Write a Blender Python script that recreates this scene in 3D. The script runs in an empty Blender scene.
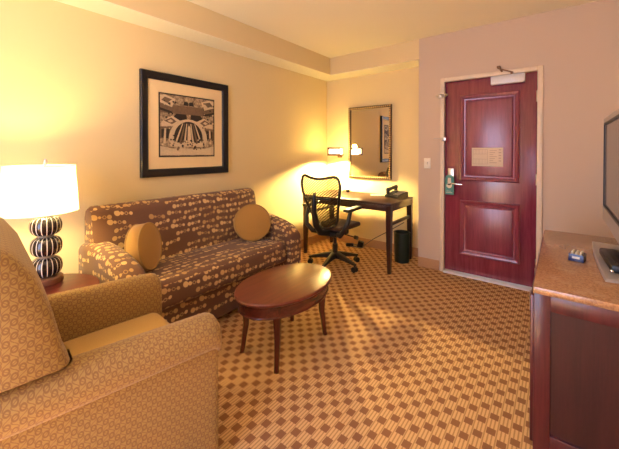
import bpy, bmesh, math, random
from mathutils import Vector, Matrix, Euler
random.seed(7)
S = bpy.context.scene
COL = S.collection
PI = math.pi
rad = math.radians

# ------------------------------------------------------------------ materials
class NT:
    def __init__(self, name):
        m = bpy.data.materials.new(name); m.use_nodes = True
        self.m = m; self.t = m.node_tree; self.t.nodes.clear()
        self.out = self.t.nodes.new('ShaderNodeOutputMaterial')
    def n(self, typ, **kw):
        x = self.t.nodes.new(typ)
        for k, v in kw.items():
            setattr(x, k, v)
        return x
    def put(self, sock, v):
        if isinstance(v, bpy.types.NodeSocket):
            self.t.links.new(v, sock)
        elif v is not None:
            sock.default_value = v
    def f(self, op, a, b=None, c=None):
        x = self.n('ShaderNodeMath', operation=op)
        self.put(x.inputs[0], a)
        if b is not None: self.put(x.inputs[1], b)
        if c is not None: self.put(x.inputs[2], c)
        return x.outputs[0]
    def xyz(self, v):
        x = self.n('ShaderNodeSeparateXYZ'); self.put(x.inputs[0], v)
        return x.outputs[0], x.outputs[1], x.outputs[2]
    def vec(self, x, y, z=0.0):
        c = self.n('ShaderNodeCombineXYZ')
        self.put(c.inputs[0], x); self.put(c.inputs[1], y); self.put(c.inputs[2], z)
        return c.outputs[0]
    def rnd(self, x, y, k=0.0):
        w = self.n('ShaderNodeTexWhiteNoise', noise_dimensions='3D')
        self.put(w.inputs['Vector'], self.vec(x, y, k)); return w.outputs['Value']
    def mix(self, fac, a, b, blend='MIX'):
        x = self.n('ShaderNodeMix', data_type='RGBA', blend_type=blend)
        self.put(x.inputs[0], fac)
        for i, v in ((6, a), (7, b)):
            self.put(x.inputs[i], v if isinstance(v, bpy.types.NodeSocket) else (*v, 1))
        return x.outputs[2]
    def coord(self, which='UV'):
        return self.n('ShaderNodeTexCoord').outputs[which]
    def noise(self, vec, scale, detail=3, rough=0.5):
        x = self.n('ShaderNodeTexNoise'); self.put(x.inputs['Vector'], vec)
        x.inputs['Scale'].default_value = scale; x.inputs['Detail'].default_value = detail
        x.inputs['Roughness'].default_value = rough
        return x.outputs['Fac']
    def scalev(self, v, s):
        x = self.n('ShaderNodeVectorMath', operation='MULTIPLY'); self.put(x.inputs[0], v)
        x.inputs[1].default_value = s; return x.outputs[0]
    def smooth(self, x, lo, hi):
        r = self.n('ShaderNodeMapRange', interpolation_type='SMOOTHSTEP')
        self.put(r.inputs[0], x); r.inputs[1].default_value = lo; r.inputs[2].default_value = hi
        return r.outputs[0]
    def bump(self, h, strength=0.3, dist=0.002):
        b = self.n('ShaderNodeBump'); b.inputs['Strength'].default_value = strength
        b.inputs['Distance'].default_value = dist; self.put(b.inputs['Height'], h)
        return b.outputs[0]
    def bsdf(self, color, rough=0.5, metal=0.0, normal=None, spec=0.5, coat=0.0, **kw):
        b = self.n('ShaderNodeBsdfPrincipled')
        self.put(b.inputs['Base Color'], color if isinstance(color, bpy.types.NodeSocket) else (*color, 1))
        self.put(b.inputs['Roughness'], rough); self.put(b.inputs['Metallic'], metal)
        b.inputs['Specular IOR Level'].default_value = spec
        b.inputs['Coat Weight'].default_value = coat; b.inputs['Coat Roughness'].default_value = 0.15
        if normal is not None: self.put(b.inputs['Normal'], normal)
        for k, v in kw.items():
            self.put(b.inputs[k.replace('_', ' ')], v)
        self.t.links.new(b.outputs[0], self.out.inputs[0])
        return self.m

def plain(name, color, rough=0.5, metal=0.0, var=0.08, scale=20, spec=0.5, coat=0.0, bump=0.0):
    t = NT(name); c = t.coord('Object')
    nz = t.noise(c, scale)
    dark = tuple(max(0, x*(1-var)) for x in color); lite = tuple(min(1, x*(1+var)) for x in color)
    col = t.mix(nz, dark, lite)
    nrm = t.bump(t.noise(c, scale*8), bump, 0.001) if bump else None
    return t.bsdf(col, rough, metal, nrm, spec, coat)

def emit_mat(name, color, strength, base=(0.9, 0.85, 0.75)):
    t = NT(name)
    return t.bsdf(t.mix(t.noise(t.coord('Object'), 30), base, tuple(x*0.97 for x in base)), 0.7,
                  Emission_Color=(*color, 1), Emission_Strength=strength)

def wood(name, dark, lite, rough=0.3, axis=2, coat=0.25, sc=1.0, **kw):
    t = NT(name); c = t.coord('Object')
    s = [26*sc, 26*sc, 26*sc]; s[axis] = 1.6*sc
    v = t.scalev(c, tuple(s))
    a = t.noise(v, 1.0, 4, 0.6); b = t.noise(t.scalev(c, tuple(x*6 for x in s)), 1.0, 2)
    k = t.smooth(t.f('MULTIPLY_ADD', b, 0.35, t.f('MULTIPLY', a, 0.75)), 0.3, 0.8)
    return t.bsdf(t.mix(k, dark, lite), rough, 0, t.bump(b, 0.05, 0.0005), 0.5, coat, **kw)

def wall_mat(name, color):
    t = NT(name); c = t.coord('Object')
    col = t.mix(t.noise(c, 1.3, 2), tuple(x*0.97 for x in color), color)
    return t.bsdf(col, 0.75, 0, t.bump(t.noise(c, 160, 2), 0.12, 0.001), 0.25)

def carpet_mat():
    t = NT('carpet'); u, v, _ = t.xyz(t.coord('UV'))
    px, py = 0.0945, 0.1015
    wob = t.noise(t.vec(u, v), 90, 2)
    u2 = t.f('MULTIPLY_ADD', t.f('SUBTRACT', wob, 0.5), 0.003, u)
    def cell(off):
        a = t.f('ABSOLUTE', t.f('SUBTRACT', t.f('FRACT', t.f('ADD', t.f('DIVIDE', t.f('SUBTRACT', u2, 2.388), px), 0.5+off)), 0.5))
        b = t.f('ABSOLUTE', t.f('SUBTRACT', t.f('FRACT', t.f('ADD', t.f('DIVIDE', t.f('ADD', v, 2.033), py), 0.5+off)), 0.5))
        return t.f('MULTIPLY', t.f('SUBTRACT', 1.0, t.smooth(a, 0.180, 0.21)), t.f('SUBTRACT', 1.0, t.smooth(b, 0.185, 0.215)))
    sq = t.f('MAXIMUM', cell(0.0), cell(0.5))
    st = t.f('ABSOLUTE', t.f('SUBTRACT', t.f('FRACT', t.f('DIVIDE', t.f('SUBTRACT', u2, 2.388), px/6)), 0.5))
    line = t.f('SUBTRACT', 1.0, t.smooth(st, 0.13, 0.25))
    fuzz = t.noise(t.vec(u, v), 450, 2)
    base = t.mix(fuzz, (0.60, 0.37, 0.17), (0.80, 0.53, 0.27))
    c = t.mix(t.f('MULTIPLY', line, 0.62), base, (0.29, 0.14, 0.055))
    c = t.mix(sq, c, t.mix(fuzz, (0.24, 0.11, 0.05), (0.34, 0.165, 0.085)))
    return t.bsdf(c, 0.95, 0, t.bump(fuzz, 0.35, 0.003), 0.12)

def sofa_mat():
    t = NT('sofa_fabric'); u, v, _ = t.xyz(t.coord('UV'))
    W, H = 0.145, 0.054
    row = t.f('FLOOR', t.f('DIVIDE', v, H))
    uo = t.f('MULTIPLY_ADD', t.rnd(row, 3.0), 0.15, u)
    col = t.f('FLOOR', t.f('DIVIDE', uo, W))
    cu = t.f('MULTIPLY', t.f('FRACT', t.f('DIVIDE', uo, W)), W)
    cv = t.f('SUBTRACT', t.f('MULTIPLY', t.f('FRACT', t.f('DIVIDE', v, H)), H), H/2)
    r1 = t.rnd(col, row, 1.0); r2 = t.rnd(col, row, 2.0); r3 = t.rnd(col, row, 5.0)
    cv = t.f('ADD', cv, t.f('MULTIPLY', t.f('SUBTRACT', r3, 0.5), 0.016))
    cv = t.f('ADD', cv, t.f('MULTIPLY', t.f('MULTIPLY', t.f('SUBTRACT', r1, 0.5), 0.40), t.f('SUBTRACT', cu, 0.072)))
    def dist(x):
        dx = t.f('SUBTRACT', cu, x)
        return t.f('SQRT', t.f('ADD', t.f('MULTIPLY', dx, dx), t.f('MULTIPLY', cv, cv)))
    def disc(x, r):
        return t.f('LESS_THAN', dist(x), r)
    big = disc(0.025, t.f('MULTIPLY_ADD', r1, 0.006, 0.0145))
    d2 = disc(0.056, t.f('MULTIPLY_ADD', r2, 0.005, 0.0085))
    d4 = disc(0.118, t.f('MULTIPLY_ADD', r3, 0.006, 0.0110))
    ring = t.f('LESS_THAN', t.f('ABSOLUTE', t.f('SUBTRACT', dist(0.086), 0.0100)), 0.0020)
    lin = t.f('MULTIPLY', t.f('LESS_THAN', t.f('ABSOLUTE', cv), 0.0016),
              t.f('MULTIPLY', t.f('GREATER_THAN', cu, 0.02), t.f('LESS_THAN', cu, 0.118)))
    lin = t.f('MULTIPLY', lin, t.f('GREATER_THAN', dist(0.086), 0.0100))
    a = t.f('MAXIMUM', big, d4); b = t.f('MAXIMUM', d2, t.f('MULTIPLY', ring, 0.75)); m = t.f('MAXIMUM', t.f('MAXIMUM', a, b), t.f('MULTIPLY', lin, 0.7))
    m = t.f('MULTIPLY', m, t.f('GREATER_THAN', t.rnd(col, row, 9.0), 0.20))
    weave = t.noise(t.vec(u, v), 700, 2)
    base = t.mix(weave, (0.122, 0.060, 0.040), (0.195, 0.102, 0.070))
    gold = t.mix(r2, (0.52, 0.31, 0.12), (0.80, 0.56, 0.27))
    c = t.mix(t.f('MULTIPLY', m, t.f('MULTIPLY_ADD', weave, 0.3, 0.75)), base, gold)
    return t.bsdf(c, 0.85, 0, t.bump(weave, 0.2, 0.001), 0.2, Sheen_Weight=0.15)

def chair_fabric():
    t = NT('armchair_fabric'); u, v, _ = t.xyz(t.coord('UV'))
    P, Q = 0.033, 0.036
    def ring(off):
        a = t.f('MULTIPLY', t.f('SUBTRACT', t.f('FRACT', t.f('ADD', t.f('DIVIDE', u, P), off)), 0.5), P)
        b = t.f('MULTIPLY', t.f('SUBTRACT', t.f('FRACT', t.f('ADD', t.f('DIVIDE', v, Q), off)), 0.5), Q*0.8)
        d = t.f('SQRT', t.f('ADD', t.f('MULTIPLY', a, a), t.f('MULTIPLY', b, b)))
        return t.f('SUBTRACT', 1.0, t.smooth(t.f('ABSOLUTE', t.f('SUBTRACT', d, 0.0064)), 0.0012, 0.0028))
    w = t.f('SINE', t.f('ADD', t.f('MULTIPLY', u, 2*PI/P), t.f('MULTIPLY', t.f('SINE', t.f('MULTIPLY', v, 2*PI/Q)), 1.5)))
    wl = t.f('SUBTRACT', 1.0, t.smooth(t.f('ABSOLUTE', w), 0.2, 0.5))
    m = t.f('MAXIMUM', t.f('MAXIMUM', ring(0.0), ring(0.5)), t.f('MULTIPLY', wl, 0.8))
    weave = t.noise(t.vec(u, v), 600, 2)
    base = t.mix(weave, (0.335, 0.215, 0.070), (0.455, 0.30, 0.105))
    c = t.mix(t.f('MULTIPLY', m, 0.66), base, (0.20, 0.090, 0.046))
    return t.bsdf(c, 0.85, 0, t.bump(t.f('MULTIPLY_ADD', m, -0.6, weave), 0.25, 0.0015), 0.2, Sheen_Weight=0.2)

def plain_fabric(name, a, b):
    t = NT(name); u, v, _ = t.xyz(t.coord('UV'))
    g = t.f('MULTIPLY_ADD', t.f('SINE', t.f('MULTIPLY', u, 1500)), 0.25, t.noise(t.vec(u, v), 500, 2))
    return t.bsdf(t.mix(g, a, b), 0.85, 0, t.bump(g, 0.25, 0.001), 0.2, Sheen_Weight=0.2)

def granite_mat():
    t = NT('granite'); c = t.coord('Object')
    a = t.noise(c, 90, 4, 0.7); b = t.noise(c, 12, 3); d = t.noise(c, 260, 2)
    col = t.mix(t.smooth(a, 0.35, 0.65), (0.30, 0.145, 0.065), (0.46, 0.25, 0.115))
    col = t.mix(t.f('MULTIPLY', t.smooth(b, 0.5, 0.7), 0.4), col, (0.50, 0.32, 0.18))
    col = t.mix(t.smooth(d, 0.66, 0.72), col, (0.07, 0.035, 0.02))
    return t.bsdf(col, 0.22, 0, None, 0.5, 0.3)

def mesh_mat():
    # see-through woven chair back: thin dark strands with gaps between them
    t = NT('chair_mesh'); u, v, _ = t.xyz(t.coord('UV'))
    s = t.f('ABSOLUTE', t.f('SUBTRACT', t.f('FRACT', t.f('MULTIPLY', t.f('ADD', v, t.f('MULTIPLY', u, -0.75)), 38)), 0.5))
    k = t.f('LESS_THAN', s, 0.26)
    fine = t.f('MULTIPLY', t.f('GREATER_THAN', t.noise(t.vec(u, v), 500, 1), 0.62), 0.35)
    fac = t.f('MAXIMUM', k, fine)
    b = t.n('ShaderNodeBsdfPrincipled'); b.inputs['Base Color'].default_value = (0.02, 0.014, 0.010, 1); b.inputs['Roughness'].default_value = 0.5
    tr = t.n('ShaderNodeBsdfTransparent'); tr.inputs[0].default_value = (0.62, 0.56, 0.45, 1)
    mx = t.n('ShaderNodeMixShader'); t.put(mx.inputs[0], fac)
    t.t.links.new(tr.outputs[0], mx.inputs[1]); t.t.links.new(b.outputs[0], mx.inputs[2])
    t.t.links.new(mx.outputs[0], t.out.inputs[0])
    return t.m

def shade_mat():
    t = NT('lamp_shade_linen'); c = t.coord('Object')
    w = t.noise(t.scalev(c, (300, 300, 40)), 1.0, 2)
    d = t.n('ShaderNodeBsdfDiffuse'); t.put(d.inputs[0], t.mix(w, (0.86, 0.80, 0.66), (0.92, 0.87, 0.75)))
    tr = t.n('ShaderNodeBsdfTranslucent'); tr.inputs[0].default_value = (0.95, 0.85, 0.62, 1)
    mx = t.n('ShaderNodeMixShader'); mx.inputs[0].default_value = 0.6
    t.t.links.new(d.outputs[0], mx.inputs[1]); t.t.links.new(tr.outputs[0], mx.inputs[2])
    e = t.n('ShaderNodeEmission'); e.inputs[0].default_value = (1.0, 0.86, 0.52, 1); e.inputs[1].default_value = 0.55
    ad = t.n('ShaderNodeAddShader'); t.t.links.new(mx.outputs[0], ad.inputs[0]); t.t.links.new(e.outputs[0], ad.inputs[1])
    t.t.links.new(ad.outputs[0], t.out.inputs[0])
    return t.m

def striped_ceramic():
    # dark glazed body with pale meridian stripes
    t = NT('striped_ceramic'); x, y, z = t.xyz(t.coord('Object'))
    ang = t.f('ARCTAN2', y, x)
    s = t.f('ABSOLUTE', t.f('SUBTRACT', t.f('FRACT', t.f('MULTIPLY', ang, 19/(2*PI))), 0.5))
    k = t.f('SUBTRACT', 1.0, t.smooth(s, 0.075, 0.10))
    return t.bsdf(t.mix(k, (0.018, 0.010, 0.008), (0.86, 0.80, 0.66)), 0.18, 0, None, 0.5, 0.4)

def art_ground():
    t = NT('print_ground'); c = t.coord('UV')
    a = t.noise(c, 28, 5, 0.7)
    return t.bsdf(t.mix(t.smooth(a, 0.35, 0.7), (0.16, 0.10, 0.055), (0.62, 0.46, 0.28)), 0.6)

M = dict(
    wall=wall_mat('wall_paint', (0.80, 0.65, 0.365)),
    wall_entry=wall_mat('entry_wall_dim_paint', (0.66, 0.52, 0.405)),  # mauve accent tone, also darkened to carry this wall's dimmer light
    ceil=wall_mat('ceiling_paint', (0.93, 0.86, 0.70)),
    soffit_lit=wall_mat('soffit_underside_lit', (0.95, 0.90, 0.74)),  # underside lightened: glow from the lamps below is put into the colour
    carpet=carpet_mat(), sofa=sofa_mat(), armchair=chair_fabric(),
    seatplain=plain_fabric('armchair_seat_fabric', (0.46, 0.28, 0.075), (0.62, 0.40, 0.13)),  # seat gold raised so the table lamp's light sits in the colour
    pillow=plain_fabric('gold_pillow_fabric', (0.34, 0.18, 0.045), (0.52, 0.30, 0.09)),
    bronzefab=plain_fabric('brown_seat_mesh', (0.06, 0.03, 0.014), (0.11, 0.06, 0.03)),
    piping=plain_fabric('gold_piping', (0.30, 0.17, 0.045), (0.46, 0.28, 0.09)),
    base=plain('baseboard_carpet', (0.50, 0.29, 0.15), 0.8, 0, 0.12, 60),
    casing=plain('door_casing_paint', (0.80, 0.66, 0.50), 0.45),
    door=wood('mahogany_door', (0.165, 0.014, 0.040), (0.28, 0.040, 0.078), 0.24, 2, 0.6, Coat_IOR=1.8, Coat_Roughness=.22),
    doorpanel=wood('mahogany_door_panel', (0.18, 0.018, 0.046), (0.30, 0.046, 0.084), 0.32, 2, 0.4, Coat_IOR=1.8, Coat_Roughness=.25),
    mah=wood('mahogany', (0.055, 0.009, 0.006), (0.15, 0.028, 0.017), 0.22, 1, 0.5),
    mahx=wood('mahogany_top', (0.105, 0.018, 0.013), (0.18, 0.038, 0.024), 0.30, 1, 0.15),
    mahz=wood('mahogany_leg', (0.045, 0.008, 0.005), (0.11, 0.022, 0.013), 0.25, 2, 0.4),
    desk=wood('espresso_wood', (0.022, 0.007, 0.005), (0.055, 0.017, 0.011), 0.3, 0, 0.3),
    deskz=wood('espresso_leg', (0.022, 0.007, 0.005), (0.055, 0.017, 0.011), 0.3, 2, 0.3),
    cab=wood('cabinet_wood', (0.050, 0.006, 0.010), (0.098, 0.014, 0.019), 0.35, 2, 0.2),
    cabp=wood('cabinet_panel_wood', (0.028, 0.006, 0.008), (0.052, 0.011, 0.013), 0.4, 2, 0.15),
    granite=granite_mat(),
    black=plain('black_plastic', (0.012, 0.012, 0.013), 0.4),
    bframe=plain('black_frame', (0.010, 0.010, 0.013), 0.4, 0, 0.2, 40, 0.4, 0.0),
    metal=plain('brushed_metal', (0.62, 0.60, 0.57), 0.3, 1.0),
    chrome=plain('chrome', (0.82, 0.82, 0.82), 0.12, 1.0, 0.03),
    bronze=plain('bronze', (0.19, 0.095, 0.045), 0.4, 0.8),
    silver=plain('tv_silver', (0.46, 0.43, 0.42), 0.35, 0.3),
    closer=plain('closer_cover', (0.72, 0.70, 0.70), 0.4, 0.1),
    white=plain('white_plastic', (0.85, 0.80, 0.70), 0.45),
    mat=plain('mat_board', (0.88, 0.67, 0.36), 0.8, 0, 0.03),
    green=plain('bin_green', (0.006, 0.020, 0.014), 0.4),
    tealcard=plain('teal_card', (0.10, 0.33, 0.27), 0.5),
    cream=plain('cream_card', (0.85, 0.76, 0.58), 0.6),
    plaque=plain('plaque_card', (0.72, 0.58, 0.42), 0.5, 0, 0.04),
    ink=plain('plaque_ink', (0.46, 0.33, 0.22), 0.7),
    shade=shade_mat(), ceramic=striped_ceramic(),
    spacer=plain('lamp_spacer', (0.55, 0.47, 0.36), 0.3, 0.6),
    lampfoot=plain('lamp_foot_wood', (0.20, 0.09, 0.045), 0.35),
    bulb=emit_mat('lamp_glow', (1.0, 0.80, 0.45), 9.0),
    glow=emit_mat('wall_lamp_glow', (1.0, 0.86, 0.60), 5.0),
    mesh=mesh_mat(),
    screen=plain('tv_screen', (0.16, 0.13, 0.13), 0.16, 0, 0.05, 5, 0.7),  # mauve grey base stands in for the reflection on the glass
    blue=plain('dark_blue_plastic', (0.012, 0.018, 0.10), 0.25),
    print_=art_ground(),
    ink_d=plain('print_dark', (0.028, 0.018, 0.012), 0.7),
    ink_m=plain('print_mid', (0.17, 0.105, 0.06), 0.7, 0, 0.4, 60),
    ink_l=plain('print_light', (0.68, 0.52, 0.32), 0.7, 0, 0.2, 60),
    frame_gold=plain('mirror_frame_gold', (0.55, 0.38, 0.19), 0.35, 0.7, 0.3, 120),
    frame_dark=plain('mirror_frame_dark', (0.11, 0.065, 0.03), 0.45, 0.4),
    thresh=plain('threshold_metal', (0.92, 0.90, 0.92), 0.4, 0.1),
)
def mirror_mat():
    t = NT('mirror_glass')
    return t.bsdf(t.mix(t.noise(t.coord('Object'), 3), (0.76, 0.69, 0.56), (0.79, 0.72, 0.60)), 0.01, 1.0)
M['mirror'] = mirror_mat()
def pane_mat():
    t = NT('window_glass'); a = t.n('ShaderNodeBsdfTransparent'); b = t.n('ShaderNodeBsdfGlossy'); b.inputs['Roughness'].default_value = .02
    x = t.n('ShaderNodeMixShader'); x.inputs[0].default_value = .06
    t.t.links.new(a.outputs[0], x.inputs[1]); t.t.links.new(b.outputs[0], x.inputs[2]); t.t.links.new(x.outputs[0], t.out.inputs[0]); return t.m
M['pane'] = pane_mat()

# ------------------------------------------------------------------ mesh helpers
class MB:
    def __init__(self):
        self.bm = bmesh.new(); self.mi = 0
    def add(self, vs, fs, mat=None):
        mat = mat or Matrix()
        bv = [self.bm.verts.new(mat @ Vector(v)) for v in vs]
        for f in fs:
            try:
                fc = self.bm.faces.new([bv[i] for i in f]); fc.material_index = self.mi
            except ValueError:
                pass
        return self
    def box(self, c, s, rot=(0, 0, 0), bev=0.0, seg=2):
        b = bmesh.new(); bmesh.ops.create_cube(b, size=1)
        bmesh.ops.scale(b, vec=s, verts=b.verts)
        if bev: bmesh.ops.bevel(b, geom=b.edges[:], offset=min(bev, min(s)*0.45), segments=seg, affect='EDGES', profile=0.5)
        return self.merge(b, Matrix.Translation(c) @ Euler(rot).to_matrix().to_4x4())
    def merge(self, b, mat):
        b.verts.index_update()
        vs = [v.co.copy() for v in b.verts]; fs = [[v.index for v in f.verts] for f in b.faces]
        b.free(); return self.add(vs, fs, mat)
    def loft(self, rings, closed=True, cap=True, mat=None):
        n = len(rings[0]); vs = [p for r in rings for p in r]; fs = []
        for i in range(len(rings)-1):
            for j in range(n if closed else n-1):
                k = (j+1) % n
                fs.append((i*n+j, i*n+k, (i+1)*n+k, (i+1)*n+j))
        if cap and closed:
            fs.append(tuple(range(n))[::-1]); fs.append(tuple((len(rings)-1)*n+j for j in range(n)))
        return self.add(vs, fs, mat)
    def lathe(self, prof, seg=40, mat=None, cap=True):
        rings = [[(r*math.cos(2*PI*k/seg), r*math.sin(2*PI*k/seg), z) for k in range(seg)] for r, z in prof]
        return self.loft(rings, True, cap, mat)
    def tube(self, pts, r, seg=10, closed=False):
        pts = [Vector(p) for p in pts]; n = len(pts); rings = []; ref = None
        for i in range(n):
            a = pts[i-1] if (i or closed) else pts[0]; b = pts[(i+1) % n] if (i < n-1 or closed) else pts[-1]
            t = (b-a).normalized()
            if ref is None: ref = t.orthogonal().normalized()
            ref = (ref - t*ref.dot(t)).normalized(); bi = t.cross(ref)
            rr = r[i] if isinstance(r, (list, tuple)) else r
            rings.append([pts[i] + (ref*math.cos(2*PI*k/seg) + bi*math.sin(2*PI*k/seg))*rr for k in range(seg)])
        if closed: rings.append(rings[0])
        return self.loft(rings, True, not closed)
    def rbox(self, c, s, r, rot=(0, 0, 0), puff=(0, 0, 0), seg=5, flat=6):
        # rounded upholstery block; puff pushes each pair of faces outwards
        h = [x/2 for x in s]; r = min(r, min(h)*0.98)
        L = []
        for a in range(3):
            e = [-(h[a]-r) - r*math.tan(PI/4*(1-k/seg)) for k in range(seg)]
            f = [-(h[a]-r) + 2*(h[a]-r)*k/flat for k in range(flat+1)]
            L.append(e + f + [-x for x in e[::-1]])
        idx = {}; vs = []; fs = []
        def V(p):
            k = tuple(round(x, 6) for x in p)
            if k not in idx:
                q = Vector(p); inn = Vector([max(-(h[i]-r), min(h[i]-r, p[i])) for i in range(3)])
                d = q - inn
                if d.length > 1e-9: q = inn + d.normalized()*r
                u = [min(1, abs(q[i])/h[i]) for i in range(3)]
                for i in range(3):
                    j, l = (i+1) % 3, (i+2) % 3
                    q[i] += math.copysign(puff[i]*(1-u[j]**2)*(1-u[l]**2)*(u[i]**2), q[i])
                idx[k] = len(vs); vs.append(q)
            return idx[k]
        for a in range(3):
            b, cc = (a+1) % 3, (a+2) % 3
            for sg in (-1, 1):
                for i in range(len(L[b])-1):
                    for j in range(len(L[cc])-1):
                        qd = []
                        for (ii, jj) in ((i, j), (i+1, j), (i+1, j+1), (i, j+1)):
                            p = [0, 0, 0]; p[a] = sg*h[a]; p[b] = L[b][ii]; p[cc] = L[cc][jj]; qd.append(V(p))
                        if len(set(qd)) > 2: fs.append(tuple(qd if sg > 0 else qd[::-1]))
        return self.add(vs, fs, Matrix.Translation(c) @ Euler(rot).to_matrix().to_4x4())
    def sphere(self, c, s, seg=24, rings=14):
        b = bmesh.new(); bmesh.ops.create_uvsphere(b, u_segments=seg, v_segments=rings, radius=1)
        return self.merge(b, Matrix.Translation(c) @ Matrix.Diagonal((*s, 1)))
    def cyl(self, a, b, r, seg=16, r2=None):
        return self.tube([a, b], [r, r2 if r2 is not None else r], seg)
    def poly(self, pts):
        return self.add(pts, [tuple(range(len(pts)))])
    def build(self, name, mats, parent=None, smooth=40, loc=None, rz=0, uv='box'):
        bm = self.bm
        bmesh.ops.remove_doubles(bm, verts=bm.verts, dist=1e-6)
        bmesh.ops.recalc_face_normals(bm, faces=bm.faces)
        ul = bm.loops.layers.uv.new('UVMap')
        for f in bm.faces:
            n = f.normal; a = max(range(3), key=lambda i: abs(n[i]))
            for l in f.loops:
                p = l.vert.co
                l[ul].uv = ((p.y, p.z), (p.x, p.z), ((p.y, p.x) if uv == 'side' else (p.x, p.y)))[a]
        me = bpy.data.meshes.new(name); bm.to_mesh(me); bm.free()
        for m in (mats if isinstance(mats, (list, tuple)) else [mats]): me.materials.append(m)
        if smooth:
            for p in me.polygons: p.use_smooth = True
            try: me.set_sharp_from_angle(angle=rad(smooth))
            except Exception: pass
        o = bpy.data.objects.new(name, me); COL.objects.link(o)
        if parent: o.parent = parent
        if loc: o.location = loc
        o.rotation_euler.z = rz
        return o

def tag(o, label, cat, group=None):
    o['label'] = label; o['category'] = cat
    if group: o['group'] = group
    return o
def thing(name, label, cat, loc=(0, 0, 0), rz=0, group=None):
    o = bpy.data.objects.new(name, None); COL.objects.link(o); o.empty_display_size = 0.1
    o.location = loc; o.rotation_euler = (0, 0, rz)
    return tag(o, label, cat, group)
def struct(name, mb, mat, parent=None, **k):
    o = mb.build(name, mat, parent, **k)
    if not parent: o['kind'] = 'structure'
    return o
def rrect(w, h, r, n=5, cx=0, cy=0):
    out = []
    for k, (sx, sy) in enumerate(((1, 1), (-1, 1), (-1, -1), (1, -1))):
        for i in range(n+1):
            a = PI/2*k + PI/2*i/n
            out.append((cx+sx*(w/2-r)+r*math.cos(a), cy+sy*(h/2-r)+r*math.sin(a)))
    return out

# ------------------------------------------------------------------ room shell
H = 2.551; R = 0.30; SO = 0.264; ZB = 2.3236; XA = 1.468
XR = 3.27; YN = -4.95
struct('floor', MB().add([(-0.1, YN-.1, 0), (XR+.1, YN-.1, 0), (XR+.1, R+.1, 0), (-0.1, R+.1, 0)], [(0, 1, 2, 3)]), M['carpet'], smooth=0)
struct('ceiling', MB().box(((XR)/2, (YN+R)/2, H+0.05), (XR+.4, R-YN+.4, 0.1)), M['ceil'], smooth=0)
struct('wall_left', MB().box((-0.06, (YN+R)/2, H/2), (0.12, R-YN+.24, H)), M['wall'], smooth=0)
struct('wall_right', MB().box((XR+0.06, (YN+R)/2, H/2), (0.12, R-YN+.24, H)), M['wall'], smooth=0)
struct('wall_far', MB().box((XA/2, R+0.06, H/2), (XA+.1, 0.12, H)), M['wall'], smooth=0)
DX0, DX1, DH = 1.7495, 2.5585, 2.03
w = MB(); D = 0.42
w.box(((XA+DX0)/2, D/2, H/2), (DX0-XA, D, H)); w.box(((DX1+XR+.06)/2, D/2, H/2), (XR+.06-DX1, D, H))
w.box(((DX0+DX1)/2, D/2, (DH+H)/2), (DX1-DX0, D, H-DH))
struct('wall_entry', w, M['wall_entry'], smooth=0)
# wall behind the camera, with the window that lights the room
WX0, WX1, WZ0, WZ1 = 1.15, 2.40, 0.30, 2.30
w = MB()
w.box((WX0/2-.05, YN-.06, H/2), (WX0+.1, .12, H)); w.box(((WX1+XR+.1)/2, YN-.06, H/2), (XR+.1-WX1, .12, H))
w.box(((WX0+WX1)/2, YN-.06, WZ0/2), (WX1-WX0, .12, WZ0)); w.box(((WX0+WX1)/2, YN-.06, (WZ1+H)/2), (WX1-WX0, .12, H-WZ1))
struct('wall_near', w, M['wall'], smooth=0)
w = MB()
for x in (WX0+.02, (WX0+WX1)/2, WX1-.02): w.box((x, YN-.05, (WZ0+WZ1)/2), (.04, .06, WZ1-WZ0), bev=.004)
for z in (WZ0+.02, WZ1-.02): w.box(((WX0+WX1)/2, YN-.05, z), (WX1-WX0, .06, .04), bev=.004)
win = struct('window_1', w, M['white'])
MB().box(((WX0+WX1)/2, YN-.05, (WZ0+WZ1)/2), (WX1-WX0-.04, .004, WZ1-WZ0-.04)).build('window_pane', M['pane'], win)
# soffits
w = MB(); w.box((SO/2, (YN)/2, (ZB+H)/2+.002), (SO, -YN, H-ZB-.004)); w.mi = 1; w.box((SO/2-.001, (YN)/2, ZB+.002), (SO-.002, -YN, .004))
struct('trim_1', w, [M['wall'], M['soffit_lit']], smooth=0)
w = MB(); w.box((XA/2, R/2, (ZB+H)/2+.002), (XA, R, H-ZB-.004)); w.mi = 1; w.box((XA/2, R/2+.001, ZB+.002), (XA, R-.002, .004))
struct('trim_2', w, [M['wall'], M['soffit_lit']], smooth=0)
# baseboards
BH, BT = 0.105, 0.012
struct('baseboard_left', MB().box((BT/2, (YN+R)/2, BH/2), (BT, R-YN, BH), bev=.003), M['base'])
struct('baseboard_far', MB().box((XA/2, R-BT/2, BH/2), (XA, BT, BH), bev=.003), M['base'])
w = MB(); w.box(((XA+DX0-.05)/2, -BT/2, BH/2), (DX0-.05-XA, BT, BH), bev=.003)
w.box(((DX1+.05+XR)/2, -BT/2, BH/2), (XR-DX1-.05, BT, BH), bev=.003)
struct('baseboard_entry', w, M['base'])
# door casing
w = MB(); CW = 0.042
for x in (DX0-CW/2, DX1+CW/2): w.box((x, -.008, (DH+CW)/2), (CW, .03, DH+CW), bev=.004)
w.box(((DX0+DX1)/2, -.008, DH+CW/2), (DX1-DX0, .03, CW), bev=.004)
struct('trim_3', w, M['casing'])
struct('trim_4', MB().box(((DX0+DX1)/2, 0.0, .009), (DX1-DX0, .09, .018), bev=.005), M['thresh'])

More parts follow.
